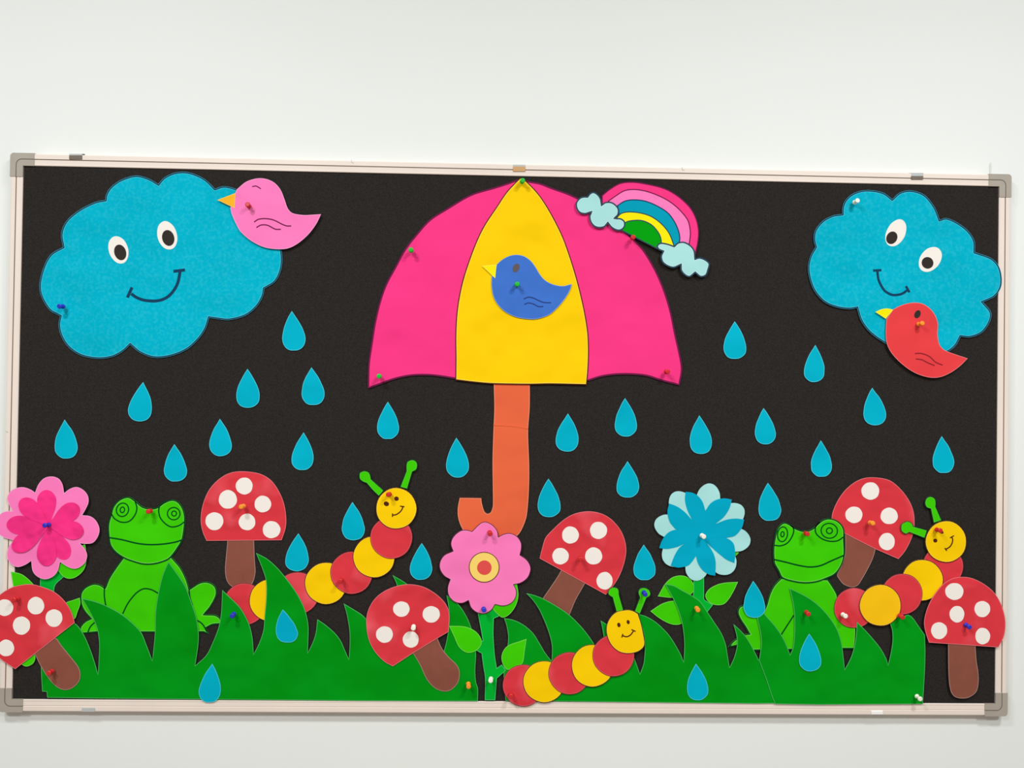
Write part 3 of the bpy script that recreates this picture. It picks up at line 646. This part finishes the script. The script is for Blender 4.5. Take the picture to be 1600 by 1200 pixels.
caterpillar('long paper caterpillar climbing right behind the left grass',
 [(382, 944, 33, 'red', .0014), (422.5, 938, 33.3, 'yellow', .0019), (465, 927, 33.4, 'red', .0024), (509.1, 911.5, 33.2, 'yellow', .0030), (549.4, 894.9, 33.4, 'red', .0036), (584.4, 870, 33, 'yellow', .0042), (611.5, 840, 33.2, 'red', .0048)],
 (ell(619.2, 794.3, 32.2, 32.6, wob=.006), .0056),
 ["210,430 225,380 290,355 360,375 390,430 400,485! 600,665! 520,757! 420,660 325,550! 270,530 222,490", "945,270 965,210 1040,180 1105,210 1125,270 1105,340 1045,375! 965,645! 848,612! 945,360!"], k,
 [(637, 872, 42, 36, 25), (795, 792, 36, 34, 25)], "735,1050 790,1040 850,1000 885,950 895,915", ["733,1022! 732,1078!", "850,908! 920,918!"], 510, 890, k)
k = (820, 900, 6.667)
caterpillar('paper caterpillar on the low middle grass with its tail over the bottom rail',
 [(818, 1071, 32.8, 'red', .0064), (850, 1065.2, 33, 'yellow', .0070), (890, 1052, 33.2, 'red', .0076), (926, 1040.2, 33.5, 'yellow', .0082), (958.5, 1024.3, 32.8, 'red', .0088)],
 (smooth(P("1070,350 1130,362 1180,390! 1215,500 1250,680 1240,740 1180,790 1080,810 980,790 900,720 855,620 850,520 890,430 960,370", *k)), .0096),
 ["868,190 880,135 930,115 975,135 985,200! 1030,355! 955,385! 912,225!", "1180,170 1200,130 1250,120 1300,148 1310,200 1268,235! 1200,400! 1142,368! 1195,225!"], k,
 [(980, 510, 17, 24, -10), (1077, 480, 16, 22, -10)], "1015,620 1060,633 1100,615 1132,573", ["1010,642! 1022,602!", "1110,558! 1155,578!"], 900, 1040, k)
k = (1280, 730, 6.667)
caterpillar('paper caterpillar at the right between the right frog and the end mushroom',
 [(1334.8, 950, 31.6, 'red', .0048), (1473.3, 885, 32, 'red', .0048), (1441.4, 906.5, 32.6, 'yellow', .0055), (1409.5, 928.3, 32.2, 'red', .0062), (1375.6, 945.8, 32.8, 'amber', .0070)],
 (ell(1478.2, 846.3, 32.4, 32.8, wob=.006), .0064),
 ["1100,375 1115,325 1160,303 1205,325 1218,370 1215,410! 1278,555! 1192,585! 1160,435! 1120,420", "850,630 860,590 915,562 965,580 982,615! 1128,655! 1100,742! 940,680! 900,697 860,670"], k,
 [(1272, 672, 27, 17, 40), (1210, 765, 21, 20, 0)], "1320,855 1360,830 1385,790 1390,750 1378,722", ["1308,842! 1330,872!", "1362,738! 1405,713!"], 1410, 910, k)

# ------------------------------------------------------------------ push pins
def lathe(name, pr, m, n=18):
    vs = []; fs = []
    for r, y in pr:
        for i in range(n): vs.append((r * math.cos(2 * math.pi * i / n), -y, r * math.sin(2 * math.pi * i / n)))
    for j in range(len(pr) - 1):
        for i in range(n):
            i2 = (i + 1) % n; fs.append((j * n + i, j * n + i2, (j + 1) * n + i2, (j + 1) * n + i))
    fs.append(tuple(range(n))[::-1]); fs.append(tuple((len(pr) - 1) * n + i for i in range(n)))
    me = bpy.data.meshes.new(name); me.from_pydata(vs, [], fs); me.update(); me.materials.append(m)
    for p in me.polygons: p.use_smooth = len(p.vertices) == 4
    return me
GR = [(.0012, .009), (.0040, .0094), (.0044, .0102), (.0042, .0112), (.0026, .0124), (.0021, .0150), (.0024, .0178), (.0034, .0192), (.0043, .0200), (.0045, .0212), (.0042, .0224), (.0030, .0230)]
GR = [(r * 1.2, y * 1.08) for r, y in GR]
grip = {c_: lathe('grip', GR, M['p_' + c_]) for c_ in ('red', 'blue', 'green', 'orange', 'white')}
needle = lathe('needle', [(.0005, -.003), (.0006, .004), (.0006, .0095)], M['steel'], 8)
for x, y, c_, where in [
 (97, 478, 'blue', 'at the lower left of the left cloud'), (387.5, 322, 'red', 'as the eye of the pink bird'), (642, 391, 'green', 'on the left edge of the umbrella'),
 (815, 283, 'green', 'at the tip of the umbrella'), (592, 588, 'green', 'in the lower left corner of the umbrella'), (807, 444, 'green', 'in the blue bird'),
 (1041, 581, 'red', 'in the lower right corner of the umbrella'), (989, 371.5, 'red', 'under the green band of the rainbow'), (1336.5, 316, 'white', 'at the upper left of the right cloud'),
 (1436.5, 507, 'orange', 'in the red bird'), (75, 821, 'blue', 'at the centre of the double pink flower'), (233, 799.5, 'red', 'between the eyes of the left frog'),
 (380, 791.5, 'orange', 'in the six spotted upright mushroom'), (609, 773.5, 'red', 'in the head of the long left caterpillar'), (532.5, 906, 'red', 'in the body of the long left caterpillar'),
 (364, 960, 'blue', 'on a blade of the left grass'), (25, 937, 'red', 'in the cap of the mushroom on the left rail'), (79, 1050, 'red', 'in the stem of the mushroom on the left rail'),
 (764.5, 832, 'red', 'in the top petal of the round pink flower'), (755, 953, 'blue', 'in the bottom petal of the round pink flower'), (731, 1069, 'orange', 'at the right end of the left grass'),
 (767.5, 1062.5, 'white', 'in the stem of the round pink flower'), (908, 873.5, 'red', 'in the tilted mushroom left of the blue flower'), (1006, 926, 'blue', 'in the antenna of the middle caterpillar'),
 (1097, 837, 'white', 'at the centre of the blue flower'), (1089.5, 951, 'orange', 'on the middle grass below the blue flower'), (1260.5, 834.5, 'red', 'between the eyes of the right frog'),
 (1261.5, 957, 'red', 'on the tall blade in front of the right frog'), (1318.5, 961.5, 'white', 'in the tail disc of the right caterpillar'), (1361.5, 818, 'orange', 'in the mushroom behind the right frog'),
 (1465, 828.5, 'red', 'in the head of the right caterpillar'), (1407.5, 963, 'red', 'between the right caterpillar and the grass below it'), (1511, 976.5, 'blue', 'in the end mushroom on the right rail'),
 (1434, 1088.5, 'white', 'in the lower right corner of the right grass'), (798.5, 1087, 'red', 'in the tail disc of the middle caterpillar'), (645.5, 980, 'white', 'in the mushroom in front of the left grass')]:
    q = on_board(x, y, .0158)
    t = bpy.data.objects.new('push_pin', None); COL.objects.link(t); t.empty_display_size = .01
    t.location = (q.x, YF - .001, q.z)
    t.rotation_euler = (random.uniform(-.1, .1), 0, random.uniform(-.1, .1))
    tag(t, f'{c_} push pin {where}', 'pin', 'push pins')
    for nm, me in (('grip', grip[c_]), ('needle', needle)):
        o = bpy.data.objects.new(nm, me); COL.objects.link(o); o.parent = t
